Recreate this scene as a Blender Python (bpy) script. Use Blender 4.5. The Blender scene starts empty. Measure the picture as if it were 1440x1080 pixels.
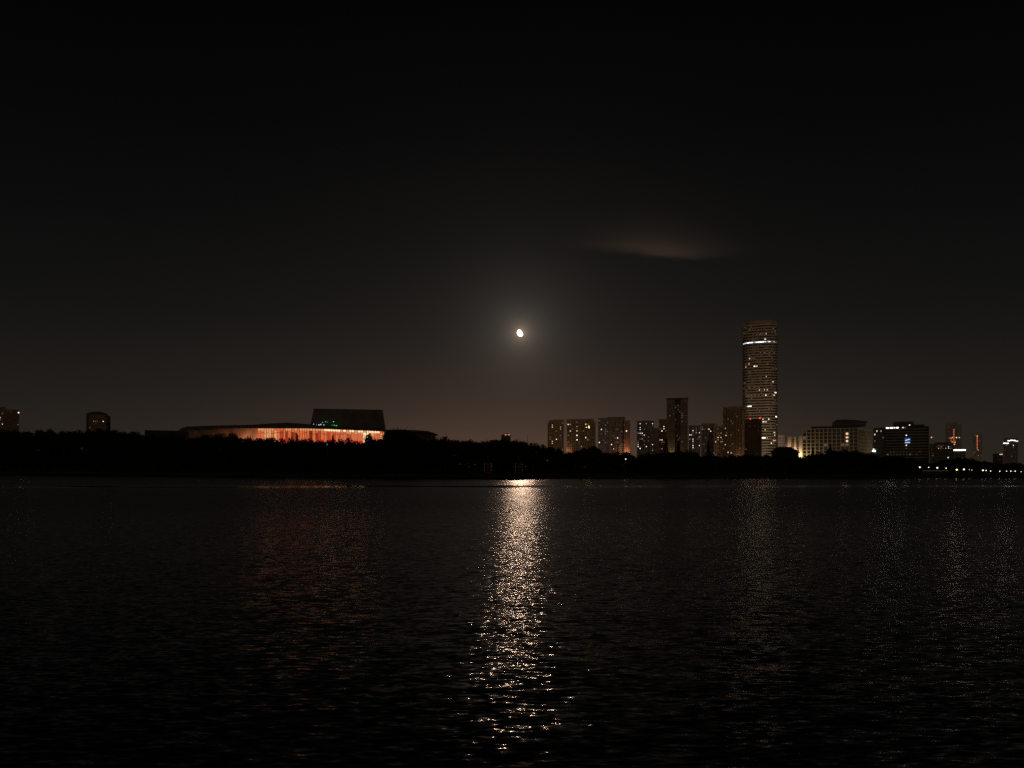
import bpy, bmesh, math, random
from mathutils import Vector, Matrix
R = math.radians
rnd = random.Random(7)
sc = bpy.context.scene
col = sc.collection
F = 1000.0                     # focal length of the 1440 px wide photo, in its pixels
CX, HY, CAMZ = 720.0, 657.0, 6.0

# ------------------------------------------------------------------ materials
def new_mat(name):
    m = bpy.data.materials.new(name); m.use_nodes = True
    nt = m.node_tree; nt.nodes.clear()
    out = nt.nodes.new('ShaderNodeOutputMaterial')
    return m, nt, out

def surf(name, c, rough=.8, var=.25, scale=.15, spec=.3):
    m, nt, out = new_mat(name)
    b = nt.nodes.new('ShaderNodeBsdfPrincipled')
    b.inputs['Roughness'].default_value = rough
    b.inputs['Specular IOR Level'].default_value = spec
    tc = nt.nodes.new('ShaderNodeTexCoord')
    n = nt.nodes.new('ShaderNodeTexNoise'); n.inputs['Scale'].default_value = scale; n.inputs['Detail'].default_value = 6
    nt.links.new(tc.outputs['Object'], n.inputs['Vector'])
    rp = nt.nodes.new('ShaderNodeValToRGB')
    rp.color_ramp.elements[0].position = .3; rp.color_ramp.elements[1].position = .7
    rp.color_ramp.elements[0].color = tuple(x*(1-var) for x in c)+(1,)
    rp.color_ramp.elements[1].color = tuple(min(1, x*(1+var)) for x in c)+(1,)
    nt.links.new(n.outputs['Fac'], rp.inputs['Fac'])
    nt.links.new(rp.outputs['Color'], b.inputs['Base Color'])
    nt.links.new(b.outputs['BSDF'], out.inputs['Surface'])
    return m

def emit(name, c, s):
    m, nt, out = new_mat(name)
    e = nt.nodes.new('ShaderNodeEmission')
    e.inputs['Color'].default_value = c+(1,); e.inputs['Strength'].default_value = s
    nt.links.new(e.outputs['Emission'], out.inputs['Surface'])
    m.cycles.emission_sampling = 'NONE'      # far small lights: found by the rays themselves
    return m

M = dict(
    beige=surf('beige_render', (.36, .27, .18)), ochre=surf('ochre_render', (.40, .27, .14)),
    grey=surf('grey_render', (.24, .22, .22)), mauve=surf('mauve_tile', (.26, .21, .21)),
    olive=surf('olive_stone', (.24, .20, .135)), brown=surf('brown_stone', (.34, .23, .13)),
    band=surf('pale_brown_spandrel', (.50, .40, .29)), dark=surf('dark_stone', (.09, .075, .06)),
    darkbrick=surf('dark_brown_brick', (.15, .095, .05)), redbrick=surf('brown_red_brick', (.30, .17, .11)),
    conc=surf('pale_concrete', (.42, .355, .25)), white=surf('white_render', (.75, .62, .46)),
    roof=surf('grey_brown_metal_roof', (.10, .08, .07), .6), fly=surf('dark_grey_metal_cladding', (.11, .088, .072), .6),
    soffit=surf('ochre_wall', (.5, .32, .18)), steel=surf('grey_steel', (.25, .25, .26), .5),
    glass=surf('dark_window_glass', (.012, .012, .013), .25, spec=.5), bluegrey=surf('blue_grey_panel', (.12, .13, .15)),
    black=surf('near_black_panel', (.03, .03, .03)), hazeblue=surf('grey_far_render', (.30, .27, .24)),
    bark=surf('tree_bark', (.05, .04, .03), .95), leaf=surf('dark_leaf', (.018, .024, .012), .9, .5, .6, spec=.1),
    needle=surf('dark_needle', (.016, .022, .014), .9, .4, .6, spec=.1),
    redpaint=surf('faded_red_paint', (.24, .10, .065), .6), whitepaint=surf('weathered_white_paint', (.8, .72, .65), .6),
    bank=surf('dark_bank_stone', (.04, .036, .032)), earth=surf('dark_soil', (.03, .03, .022), .95),
)
E = dict(
    warm=emit('warm_window_light', (1, .68, .38), 1.0), white=emit('white_window_light', (1, .88, .72), 1.6),
    cool=emit('cool_window_light', (.82, .9, 1), 1.1), dim=emit('dim_window_light', (1, .66, .36), .10),
    mid=emit('half_lit_window_light', (1, .72, .46), .4), faint=emit('faint_curtain_light', (1, .62, .34), .03), lamp=emit('street_lantern_light', (1, .88, .62), 2.1),
    yellow=emit('yellow_lantern_light', (1, .8, .3), 3), strip=emit('white_light_strip', (.86, .95, 1), 2.0),
    stripd=emit('soft_light_strip', (.8, .9, 1), .9),
    bright=emit('bright_sign_light', (1, .93, .8), 2.6), red=emit('red_beacon_light', (1, .02, .02), 5),
    redline=emit('red_light_line', (1, .22, .08), .55), orange=emit('orange_light', (1, .35, .1), 1.2),
    blue=emit('blue_sign_light', (.02, .16, .55), .36), bluewin=emit('blue_window_light', (.12, .25, .6), .15),
    green=emit('green_stage_light', (.03, 1, .2), .7), cyan=emit('pale_cyan_stage_light', (.55, .9, 1), 1.0),
    hall_cream=emit('cream_hall_light', (1, .42, .18), .75), hall_bright=emit('bright_hall_light', (1, .66, .36), 1.25),
    hall_peach=emit('peach_hall_light', (.82, .19, .065), .8), hall_orange=emit('orange_hall_light', (.75, .14, .045), .9),
    hall_red=emit('red_hall_light', (.6, .06, .025), .8), hall_brown=emit('brown_hall_light', (.2, .03, .01), .9),
    hall_glow=emit('deep_red_hall_light', (1, .03, .025), .6),
)

# ------------------------------------------------------------------ mesh helpers
class MB:
    def __init__(s): s.v = []; s.f = []
    def add(s, vs, fs):
        b = len(s.v); s.v += [tuple(v) for v in vs]; s.f += [tuple(b+i for i in f) for f in fs]
    def box(s, x0, x1, y0, y1, z0, z1):
        s.add([(x0,y0,z0),(x1,y0,z0),(x1,y1,z0),(x0,y1,z0),(x0,y0,z1),(x1,y0,z1),(x1,y1,z1),(x0,y1,z1)],
              [(0,3,2,1),(4,5,6,7),(0,1,5,4),(1,2,6,5),(2,3,7,6),(3,0,4,7)])
    def prism(s, pts, z0, z1, top=None):
        n = len(pts); t = top or pts
        s.add([(x,y,z0) for x,y in pts]+[(x,y,z1) for x,y in t],
              [tuple(range(n-1,-1,-1)), tuple(range(n,2*n))]+[(i,(i+1)%n,n+(i+1)%n,n+i) for i in range(n)])
    def profile(s, pts, y0, y1):      # polygon in the x-z plane pushed through y
        n = len(pts)
        s.add([(x,y0,z) for x,z in pts]+[(x,y1,z) for x,z in pts],
              [tuple(range(n)), tuple(range(2*n-1,n-1,-1))]+[(i,n+i,n+(i+1)%n,(i+1)%n) for i in range(n)])
    def tube(s, a, b, ra, rb, n=8):
        a, b = Vector(a), Vector(b); d = (b-a).normalized()
        u = d.orthogonal().normalized(); w = d.cross(u)
        vs = []
        for p, r in ((a,ra),(b,rb)):
            for i in range(n):
                t = 2*math.pi*i/n; vs.append(p+u*math.cos(t)*r+w*math.sin(t)*r)
        s.add(vs, [(i,(i+1)%n,n+(i+1)%n,n+i) for i in range(n)]+[tuple(range(n-1,-1,-1)),tuple(range(n,2*n))])
    def ball(s, c, r, n=8, m=5, sz=1):
        vs = []
        for j in range(1, m):
            ph = math.pi*j/m
            for i in range(n):
                t = 2*math.pi*i/n
                vs.append((c[0]+r*math.sin(ph)*math.cos(t), c[1]+r*math.sin(ph)*math.sin(t), c[2]+sz*r*math.cos(ph)))
        top, bot = len(vs), len(vs)+1
        vs += [(c[0],c[1],c[2]+sz*r),(c[0],c[1],c[2]-sz*r)]
        fs = [(j*n+i,(j+1)*n+i,(j+1)*n+(i+1)%n,j*n+(i+1)%n) for j in range(m-2) for i in range(n)]
        fs += [(top,i,(i+1)%n) for i in range(n)]+[(bot,(m-2)*n+(i+1)%n,(m-2)*n+i) for i in range(n)]
        s.add(vs, fs)
    def mesh(s, name, mat=None):
        me = bpy.data.meshes.new(name); me.from_pydata(s.v, [], s.f); me.update()
        if mat: me.materials.append(mat)
        return me
    def build(s, name, mat, parent=None, label=None):
        return link(name, s.mesh(name, mat), parent, label)

def link(name, data, parent=None, label=None):
    o = bpy.data.objects.new(name, data); col.objects.link(o)
    if parent: o.parent = parent
    if label: o['label'] = label
    return o

def tag(o, label=None, cat=None, group=None, kind=None):
    if label: o['label'] = label
    if cat: o['category'] = cat
    if group: o['group'] = group
    if kind: o['kind'] = kind
    return o

def dup(root, name=None):
    r = root.copy(); col.objects.link(r)
    for ch in list(root.children):
        c = ch.copy(); col.objects.link(c); c.parent = r
        for g in ch.children:
            d = g.copy(); col.objects.link(d); d.parent = c
    return r

_unit = {}
def unit(mat):
    if mat.name not in _unit:
        b = MB(); b.box(-.5,.5,-.5,.5,-.5,.5); _unit[mat.name] = b.mesh('box_'+mat.name, mat)
    return _unit[mat.name]
def ubox(name, mat, parent, x0, x1, y0, y1, z0, z1, label=None):
    o = link(name, unit(mat), parent, label)
    o.location = ((x0+x1)/2,(y0+y1)/2,(z0+z1)/2); o.scale = (x1-x0,y1-y0,z1-z0)
    return o

def interp(tab, x):
    if x <= tab[0][0]: return tab[0][1]
    for (a, ya), (b, yb) in zip(tab, tab[1:]):
        if x <= b: return ya+(yb-ya)*(x-a)/(b-a)
    return tab[-1][1]

# ------------------------------------------------------------------ lie of the land
SHORE = [(-900,760),(-400,720),(0,640),(120,590),(230,530),(380,455),(500,420),(620,402),(760,396),(1440,382),(1900,375),(2400,370)]
SKY = [(-400,604),(0,602),(27,605),(48,603),(60,602),(90,604),(115,605),(137,601),(155,603),(168,602),(181,602),(188,606),(196,611),
 (204,610),(262,612),(276,612),(288,610),(306,609),(320,606),(333,611),(350,609),(365,610),(378,613),(392,612),(400,616),(418,613),
 (430,616),(442,613),(456,617),(468,614),(482,616),(495,615),(506,618),(520,614),(532,614),(542,619),(550,606),(557,601),(566,602),(575,607),
 (582,611),(600,612),(612,612),(622,615),(632,614),(643,619),(658,616),(670,616),(690,620),(697,615),(708,613),(720,614),(730,617),(742,620),
 (760,624),(776,625),(790,630),(800,633),(818,631),(826,626),(840,628),(850,635),(866,635),(876,638),(884,634),(892,637),(905,635),
 (920,636),(932,634),(945,632),(958,632),(970,633),(985,637),(1000,637),(1012,641),(1024,640),(1040,637),(1055,636),(1070,638),(1080,640),
 (1090,641),(1125,640),(1137,637),(1148,633),(1160,631),(1175,629),(1192,631),(1206,632),(1218,636),(1240,639),(1256,639),(1272,641),(1285,645),
 (1296,649),(1312,650),(1322,647),(1335,644),(1350,642),(1362,644),(1376,646),(1390,648),(1410,651),(1425,650),(1440,652),(1900,652)]
def shore(px): return interp(SHORE, px)
def ground(px, D):
    """height of the ground at azimuth px and depth D"""
    s = shore(px); H = interp(HILL, px); t = D-s
    if t < 12: return 2.4
    if t < 70: return 2.4+(H-2.4)*(t-12)/58
    return H
HILL = [(-900,24),(0,22),(150,20),(230,14),(320,11),(420,8),(540,6),(700,5),(900,4),(1300,3.2),(2400,3)]

def world_at(px, py, D): return ((px-CX)/F*D, D, CAMZ+(HY-py)/F*D)

def build_ground():
    b = MB(); us = [(-900+i*33) for i in range(101)]
    offs = [0,.4,12,30,50,70,150,400,1000,2300]
    for px in us:
        for t in offs:
            s = shore(px); D = s+t
            z = -.6 if t == 0 else ground(px, D)
            b.v.append(((px-CX)/F*D, D, z))
    n = len(offs)
    for i in range(len(us)-1):
        for j in range(n-1): b.f.append((i*n+j,(i+1)*n+j,(i+1)*n+j+1,i*n+j+1))
    o = b.build('ground', M['earth']); tag(o, 'dark far river bank and city ground', kind='structure')
build_ground()

def water_material():
    m, nt, out = new_mat('river_water')
    N, L = nt.nodes.new, nt.links.new
    bs = N('ShaderNodeBsdfPrincipled')
    bs.inputs['Base Color'].default_value = (.0016,.0018,.0016,1)
    bs.inputs['Roughness'].default_value = .065; bs.inputs['IOR'].default_value = 1.333
    tc = N('ShaderNodeTexCoord')
    sep = N('ShaderNodeSeparateXYZ'); L(tc.outputs['Object'], sep.inputs[0])
    def math_(op, a, b=None, c=None):
        n = N('ShaderNodeMath'); n.operation = op
        for i, v in enumerate((a,b,c)):
            if v is None: continue
            if isinstance(v, (int,float)): n.inputs[i].default_value = v
            else: L(v, n.inputs[i])
        return n.outputs[0]
    def noise(sx, sy, rot, det, rough=.55, off=(0,0,0)):
        mp = N('ShaderNodeMapping'); mp.inputs['Scale'].default_value = (sx,sy,1)
        mp.inputs['Rotation'].default_value = (0,0,R(rot)); mp.inputs['Location'].default_value = off
        L(tc.outputs['Object'], mp.inputs['Vector'])
        n = N('ShaderNodeTexNoise'); n.noise_dimensions = '3D'; n.inputs['Scale'].default_value = 1
        n.inputs['Detail'].default_value = det; n.inputs['Roughness'].default_value = rough
        L(mp.outputs[0], n.inputs['Vector'])
        return n
    def vmath(op, a, b):
        n = N('ShaderNodeVectorMath'); n.operation = op
        for i, v in enumerate((a,b)):
            if isinstance(v, tuple): n.inputs[i].default_value = v
            elif i == 1 and op == 'SCALE': 
                (L(v, n.inputs['Scale']) if not isinstance(v,(int,float)) else setattr(n.inputs['Scale'],'default_value',v))
            else: L(v, n.inputs[i])
        return n.outputs[0]
    total = None
    for (sx, sy, rot, det, off, kx, ky) in WAVES:
        n = noise(sx, sy, rot, det, .5, off)
        d = vmath('SUBTRACT', n.outputs['Color'], (.5,.5,.5))
        d = vmath('MULTIPLY', d, (kx, ky, 0))
        total = d if total is None else vmath('ADD', total, d)
    # gusts and slicks: how rough the water is from place to place
    g = noise(.006, .022, 4, 3, .5, (3,7,0))
    amp = N('ShaderNodeMapRange'); amp.inputs['From Min'].default_value = .3; amp.inputs['From Max'].default_value = .7
    amp.inputs['To Min'].default_value = .75; amp.inputs['To Max'].default_value = 1.2
    L(g.outputs['Fac'], amp.inputs['Value'])
    # the long smooth slick left across the river by a passed boat
    wob = noise(.011, .0, 0, 5, .5, (11,2,0))
    yy = math_('ADD', sep.outputs['Y'], math_('MULTIPLY', math_('SUBTRACT', wob.outputs['Fac'], .5), 34))
    yy = math_('ADD', yy, math_('MULTIPLY', sep.outputs['X'], SLICK[2]))
    dist = math_('ABSOLUTE', math_('SUBTRACT', yy, SLICK[0]))
    sm = N('ShaderNodeMapRange'); sm.interpolation_type = 'SMOOTHSTEP'
    sm.inputs['From Min'].default_value = SLICK[1]*.35; sm.inputs['From Max'].default_value = SLICK[1]*1.5
    sm.inputs['To Min'].default_value = .05; sm.inputs['To Max'].default_value = 1
    brk = noise(.014, .03, 3, 3, .6, (8,5,2)); bm_ = N('ShaderNodeMapRange')            # the slick is broken up here and there
    bm_.inputs['From Min'].default_value = .35; bm_.inputs['From Max'].default_value = .62
    bm_.inputs['To Min'].default_value = .08; bm_.inputs['To Max'].default_value = .75
    L(brk.outputs['Fac'], bm_.inputs['Value']); L(bm_.outputs[0], sm.inputs['To Min'])
    L(dist, sm.inputs['Value'])
    far = N('ShaderNodeMapRange'); far.inputs['From Min'].default_value = 200; far.inputs['From Max'].default_value = 290
    far.inputs['To Min'].default_value = 1; far.inputs['To Max'].default_value = FARAMP
    L(sep.outputs['Y'], far.inputs['Value'])
    a = math_('MULTIPLY', math_('MULTIPLY', amp.outputs[0], sm.outputs[0]), far.outputs[0])
    total = vmath('SCALE', total, a)
    calm = N('ShaderNodeMapRange'); calm.inputs['From Min'].default_value = 25; calm.inputs['From Max'].default_value = 140
    calm.inputs['To Min'].default_value = 1; calm.inputs['To Max'].default_value = .42
    L(sep.outputs['Y'], calm.inputs['Value'])
    cv = N('ShaderNodeCombineXYZ'); L(math_('MULTIPLY_ADD', calm.outputs[0], .35, .65), cv.inputs[0]); L(calm.outputs[0], cv.inputs[1])
    total = vmath('MULTIPLY', total, cv.outputs[0])
    lean = N('ShaderNodeMapRange'); lean.inputs['From Min'].default_value = 15; lean.inputs['From Max'].default_value = 110
    lean.inputs['To Min'].default_value = .004; lean.inputs['To Max'].default_value = LEAN      # crests lean towards the near bank, troughs hide behind them
    L(sep.outputs['Y'], lean.inputs['Value'])
    ln = N('ShaderNodeCombineXYZ'); L(math_('MULTIPLY', math_('MULTIPLY', lean.outputs[0], sm.outputs[0]), -1), ln.inputs[1])
    skew = N('ShaderNodeMapRange'); skew.inputs['From Min'].default_value = 15; skew.inputs['From Max'].default_value = 90
    skew.inputs['To Min'].default_value = .03; skew.inputs['To Max'].default_value = 0      # the breeze comes a little from the side
    L(sep.outputs['Y'], skew.inputs['Value']); L(skew.outputs[0], ln.inputs[0])
    total = vmath('ADD', total, ln.outputs[0])
    nv = vmath('ADD', total, (0,0,1))
    nz = N('ShaderNodeVectorMath'); nz.operation = 'NORMALIZE'; L(nv, nz.inputs[0])
    rg = N('ShaderNodeMapRange'); rg.inputs['From Min'].default_value = 14; rg.inputs['From Max'].default_value = 120
    rg.inputs['To Min'].default_value = .085; rg.inputs['To Max'].default_value = .2       # ripples too fine to model far out
    L(sep.outputs['Y'], rg.inputs['Value']); L(math_('MULTIPLY', rg.outputs[0], math_('MULTIPLY_ADD', sm.outputs[0], .65, .35)), bs.inputs['Roughness'])
    L(nz.outputs[0], bs.inputs['Normal'])
    L(bs.outputs[0], out.inputs['Surface'])
    return m
WAVES = [ # scale x, scale y, rotation, detail, offset, slope x, slope y
    (.12,.5,6,2,(0,0,0),.04,.045), (.75,2.6,-7,2,(5,1,3),.24,.16), (1.8,6.6,9,1.5,(1,9,5),.55,.46), (4.5,13,-11,0,(4,4,8),.24,.19)]
LEAN = .078
SLICK = (222, 15, -.02)
FARAMP = .8
b = MB(); b.add([(-1600,-40,0),(1900,-40,0),(1900,1000,0),(-1600,1000,0)],[(0,1,2,3)])
tag(b.build('water', water_material()), 'black rippled river water', kind='structure')

# ------------------------------------------------------------------ buildings
class B:
    """A building whose front (local y = 0) faces the river; lx/lz turn photo pixels into metres on that front"""
    def __init__(s, name, label, cat, px0, px1, D, group=None, base=None):
        s.pc = (px0+px1)/2; u = (s.pc-CX)/F; s.D = D
        s.base = (ground(s.pc, D) if base is None else base)-.4
        s.k = D/F/math.sqrt(1+u*u)
        s.root = bpy.data.objects.new(name, None); col.objects.link(s.root)
        s.root.location = (u*D, D, s.base); s.root.rotation_euler = (0,0,-math.atan(u))
        s.root.empty_display_size = 4
        tag(s.root, label, cat, group)
        s.count = 0; s.rest = {}
    def lx(s, px): return (px-s.pc)*s.k
    def lz(s, py): return CAMZ+(HY-py)/F*s.D-s.base
    def box(s, name, mat, px0, px1, ytop, ybot=None, y0=0, y1=20, parent=None, label=None, bm=None):
        b = bm or MB(); z0 = 0 if ybot is None else s.lz(ybot)
        b.box(s.lx(px0), s.lx(px1), y0, y1, z0, s.lz(ytop))
        if bm is None: return b.build(name, mat, parent or s.root, label)
    def win(s, x0, x1, z0, z1, mat, y=0, label=None):
        if s.count < 100:
            s.count += 1
            ubox('window', mat, s.root, x0, x1, y-.07, y+.05, z0, z1, label)
        else:
            s.rest.setdefault(mat.name, (mat, MB()))[1].box(x0, x1, y-.07, y+.05, z0, z1)
    def windows(s, px0, px1, py0, py1, nc, nr, lits=(), rand=.03, fw=.6, fh=.55, y=0, dim=.1, dark=None, skip=(), seed=0):
        r = random.Random(int(px0*13+py0*7+seed)); dark = dark or M['glass']
        cw, rh = (px1-px0)/nc, (py1-py0)/nr
        state = {}
        for (px, py, kind) in lits:
            c = min(nc-1, max(0, int((px-px0)/cw))); q = min(nr-1, max(0, int((py-py0)/rh)))
            state[(c,q)] = kind
        cells = [(c,q) for c in range(nc) for q in range(nr) if c not in skip]
        for cq in cells:
            if cq not in state:
                t = r.random()
                if t < rand: state[cq] = r.choice(['warm','white','dim','dim'])
                elif t < rand+dim: state[cq] = r.choice(['faint','faint','dim'])
        lit = [x for x in cells if x in state]; un = [x for x in cells if x not in state]
        r.shuffle(un)
        for (c,q) in lit+un:
            st = state.get((c,q))
            m = E[st] if st else dark
            cx = s.lx(px0+(c+.5)*cw); cz = s.lz(py0+(q+.5)*rh); w = cw*s.k*fw/2; h = rh*s.D/F*fh/2
            if st in ('warm','white') and r.random() < .35: m = E['mid']
            if st in ('warm','white','cool'): w *= r.uniform(.55,.85); h *= r.uniform(.7,1)
            s.win(cx-w, cx+w, cz-h, cz+h, m, y, 'lit window' if st in ('warm','white','cool') else None)
    def close(s):
        for m, b in s.rest.values():
            o = b.build('window', m, s.root); o['kind'] = 'stuff'
        s.rest = {}
    def lightbox(s, name, mat, px0, px1, py0, py1, y=0, t=.3, label=None):
        return ubox(name, mat, s.root, s.lx(px0), s.lx(px1), y-t, y+.04, s.lz(py1), s.lz(py0), label)
    def pilasters(s, mat, xs, ytop, w=.5, y=0, out=.5, name='pilaster'):
        for px in xs:
            ubox(name, mat, s.root, s.lx(px)-w/2, s.lx(px)+w/2, y-out, y+.05, 0, s.lz(ytop))

TOWERS = 'apartment towers behind the tree belt'
def residential(label, px0, px1, ytop, D, mat, nc, nr, ybot, lits, rand=.02, dim=.1, crown=None, shoulder=None, pil=None, pmat=None, cat='apartment tower', depth=18, fw=.55, fh=.5):
    b = B('apartment_tower', label, cat, px0, px1, D, TOWERS)
    b.box('wall', mat, px0, px1, ytop, y1=depth)
    if crown:
        for (a, c, y) in crown: b.box('roof_block', mat, a, c, y, ytop, y0=2, y1=depth-3)
    if shoulder:
        for (a, c, y) in shoulder: b.box('side_wing', mat, a, c, y, y0=1.5, y1=depth-2)
    if pil: b.pilasters(pmat or mat, pil, ytop, w=.9, out=.9)
    b.windows(px0+.4, px1-.4, ytop+2, ybot, nc, nr, lits, rand, fw, fh, dim=dim)
    b.box('parapet', pmat or mat, px0-.3, px1+.3, ytop-.6, ytop+.9, y0=-.35, y1=-.02)
    b.close()
    return b

# F
residential('ochre apartment tower, narrow and leftmost of the row, few lit windows', 772, 793, 591.5, 900, M['ochre'], 7, 17, 642,
    [(775.5,597.5,'warm'),(776.5,599.5,'warm'),(787.5,601,'warm'),(783.5,617,'white'),(787,612.5,'dim'),(776.5,622.5,'warm'),(773.5,619,'dim')],
    crown=[(777,792,590)], shoulder=[(770,772,594)], pil=[775.2,779.5,786], dim=.16)
# G
g_ = residential('ochre apartment tower, wide and plain, behind the tall twin-headed lamp', 797, 835, 590, 905, M['ochre'], 12, 17, 645,
    [(797.8,598,'white'),(802.3,596,'white'),(802.3,604.5,'white'),(802.3,606.5,'cool'),(811.5,594,'dim'),(811.5,600,'warm'),(811.5,604.5,'warm'),(811,612.3,'white'),(811,618.5,'white'),(824.5,597.3,'warm'),(811.5,606,'warm')],
    crown=[(799,835,589)], shoulder=[(835,837.5,593)], pil=[806,809,814.5,819,829.5], dim=.14)
# H
h_ = residential('mauve grey apartment tower with a stepped top and an orange lit corner', 841, 879, 588, 880, M['mauve'], 13, 18, 645,
    [(846,603,'cool'),(846,605,'cool'),(846.3,609,'bluewin'),(842.5,621,'white'),(850.5,597,'dim'),(855.5,594,'dim'),(854,607,'dim'),(859.3,624,'white'),(863,611.5,'dim'),(863.5,630.5,'warm'),(872,629,'dim'),(873,626,'dim'),(847.5,618.5,'dim')],
    crown=[(854,879,586.3)], shoulder=[(879,886,591.5)], pil=[857,864,870.5], pmat=M['redbrick'], dim=.2)
h_.box('wall_panel', M['redbrick'], 877.4, 885.5, 596, y0=.9, y1=1.6)
h_.lightbox('window', E['white'], 880.3, 881.6, 605.5, 607, y=.9, label='lit window')
h_.pilasters(M['black'], [876.4], 590, w=1.4, out=.35, name='dark_strip')  # near-black strip standing proud of the wall face
# I
residential('mauve apartment tower with many small white lit windows', 895.5, 919.5, 592.5, 940, M['mauve'], 8, 17, 640,
    [(901.5,597,'cool'),(909.8,596.3,'white'),(901.5,600,'cool'),(901.5,603,'cool'),(905,603,'dim'),(897.3,610,'white'),(901.3,608.5,'white'),(904.3,609.8,'white'),(906,611,'cool'),(902,613,'dim'),(910.5,614,'dim'),
     (901.8,618.3,'white'),(897.3,621.5,'white'),(907,620.5,'dim'),(897.3,628.5,'white'),(901,629.3,'white'),(910.3,629,'white'),(906.5,626,'dim'),(918.5,596.5,'cool'),(918.3,625.5,'white')],
    rand=.05, dim=.2, crown=[(903,915,591.2)], shoulder=[(919.5,926.5,602)], pil=[914.5], fw=.5)
# J
residential('slim brown apartment tower half hidden by the tall dark slab', 926.5, 938, 590, 990, M['brown'], 4, 16, 642,
    [(934.5,599.3,'white'),(932.3,601.5,'warm'),(923.5,620,'white'),(931,619,'white'),(927.5,620,'warm'),(931,631,'warm'),(928,602,'dim')], dim=.15, depth=12)
# K
k_ = B('office_tower', 'tall olive slab tower with a dark central recess and flat cap', 'office tower', 937, 967.5, 820)
k_.box('wall', M['olive'], 937.5, 949, 561, y1=24); k_.box('wall', M['olive'], 957, 967.3, 561, y1=24)
k_.box('core_wall', M['dark'], 949, 957, 561.5, y0=2, y1=23)
k_.box('roof_cap', M['dark'], 937, 967.7, 559.6, 562.2, y0=-.5, y1=24.5)
k_.windows(949.3, 956.7, 566, 634, 4, 24, [(950.3,571,'bluewin'),(950.3,574,'dim'),(950.2,589,'dim')], .0, .55, .5, y=2, dim=.16)
k_.windows(958, 966.8, 566, 634, 4, 24, [(959.3,581,'dim'),(959.3,585,'dim'),(959.3,588,'dim'),(958.8,594,'dim')], .0, .7, .45, dim=.04)
k_.windows(938, 948.6, 566, 634, 4, 24, [], .0, .7, .45, dim=.06)
k_.close()
# L M N
residential('low mauve apartment block right of the tall dark slab', 968.5, 985, 599, 930, M['mauve'], 7, 13, 640,
    [(968.5,612.5,'white'),(973.5,604.8,'white'),(973.8,607,'dim'),(979.3,608.5,'white'),(983.6,608.5,'cool'),(970.3,618,'white'),(974,618,'cool'),(974,621,'cool'),(974,624,'dim'),(974,627.5,'white'),(974,630.5,'white'),(982.4,614.3,'white'),(982.4,627.3,'white'),(973,611,'warm'),(978,603,'dim')],
    dim=.2, crown=[(970,983,598)], depth=14)
residential('mauve apartment block with a raised flat roof and brown right bay', 986, 1008, 597, 960, M['mauve'], 9, 14, 641,
    [(987.5,602.5,'white'),(997.5,602.5,'white'),(998.4,606.5,'white'),(990.5,603.5,'dim'),(998,620.5,'bluewin'),(990.5,624.5,'dim'),(1007,622,'warm'),(1003.7,636.3,'white'),(993,614,'dim')],
    dim=.16, crown=[(987,1006,595.3)], pil=[1004.2], pmat=M['brown'], depth=14)
residential('low brown apartment block beside the barrel fronted tower', 1008.3, 1017.5, 599.5, 935, M['brown'], 4, 13, 641,
    [(1010.3,614.3,'white'),(1010.3,618.2,'white'),(1014.8,609.7,'warm'),(1014.8,613.8,'cool'),(1016,618.5,'dim'),(1014.8,621.5,'warm'),(1012,612,'dim')], dim=.22, depth=12)
# O  barrel-fronted tower
o_ = B('office_tower', 'brown tower with a bowed front and tall vertical fins', 'office tower', 1016.5, 1046, 880)
hw = o_.lx(1046); pts = [(-hw, 16), (-hw, 8)]
for i in range(1, 14):
    t = -1+2*i/14; pts.append((t*hw, 8*(t*t)))
pts += [(hw, 8), (hw, 16)]
b = MB(); b.prism(pts[::1], 0, o_.lz(576.5)); b.build('wall', M['brown'], o_.root)
b = MB(); b.prism([(x*.97, y+1.2) for x, y in pts], o_.lz(576.5), o_.lz(571.5)); b.build('roof_block', M['brown'], o_.root)
for i in range(1, 14):
    t = -1+2*i/14; x = t*hw; y = 8*t*t
    ubox('fin', M['ochre'] if i % 2 else M['brown'], o_.root, x-.35, x+.35, y-.9, y+.3, 0, o_.lz(575.8))
for i in range(13):
    t = -1+2*(i+.5)/13.99; x = t*hw; y = 8*t*t
    for q in range(19):
        z = o_.lz(579+q*3.2)
        m = M['glass'] if rnd.random() > .13 else (E['faint'] if rnd.random() < .6 else E['dim'])
        o_.win(x-.5, x+.5, z-1.1, z+.5, m, y-.2 if abs(t) < .6 else y-.5)
for (px, py) in ((1020.3,602),(1021,612),(1020,625),(1024,636),(1028.5,636.8)):
    t = (px-o_.pc)*o_.k/hw; o_.win(o_.lx(px)-.6, o_.lx(px)+.6, o_.lz(py)-.6, o_.lz(py)+.6, E['warm'], 8*t*t-.8, 'lit window')
o_.close()

# P  the tall banded tower
p_ = B('skyscraper', 'tallest tower, rounded corners, brown floor bands, white light ring near its top', 'skyscraper', 1043.5, 1093.5, 1050)
A = p_.lx(1093.5); BD = 25.0; NE = 3.4
def plan(sc_=1.0, n=72):
    out = []
    for i in range(n):
        t = 2*math.pi*i/n; c, s_ = math.cos(t), math.sin(t)
        out.append((A*sc_*math.copysign(abs(c)**(2/NE), c), BD+BD*sc_*math.copysign(abs(s_)**(2/NE), s_)))
    return out
def pfront(x): return BD-BD*max(0, 1-abs(x/A)**NE)**(1/NE)
ztop = p_.lz(457.5); NFL = 49; fh_ = (ztop-p_.lz(641))/NFL
b = MB(); b.prism(plan(.975), 0, ztop); b.build('glass_wall', M['glass'], p_.root)
bb = MB(); bb.prism(plan(1.0), 0, fh_*.45); band_me = bb.mesh('floor_band', M['band'])
for i in range(NFL+1):
    o = link('floor_band', band_me, p_.root); o.location.z = p_.lz(641)+i*fh_
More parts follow.
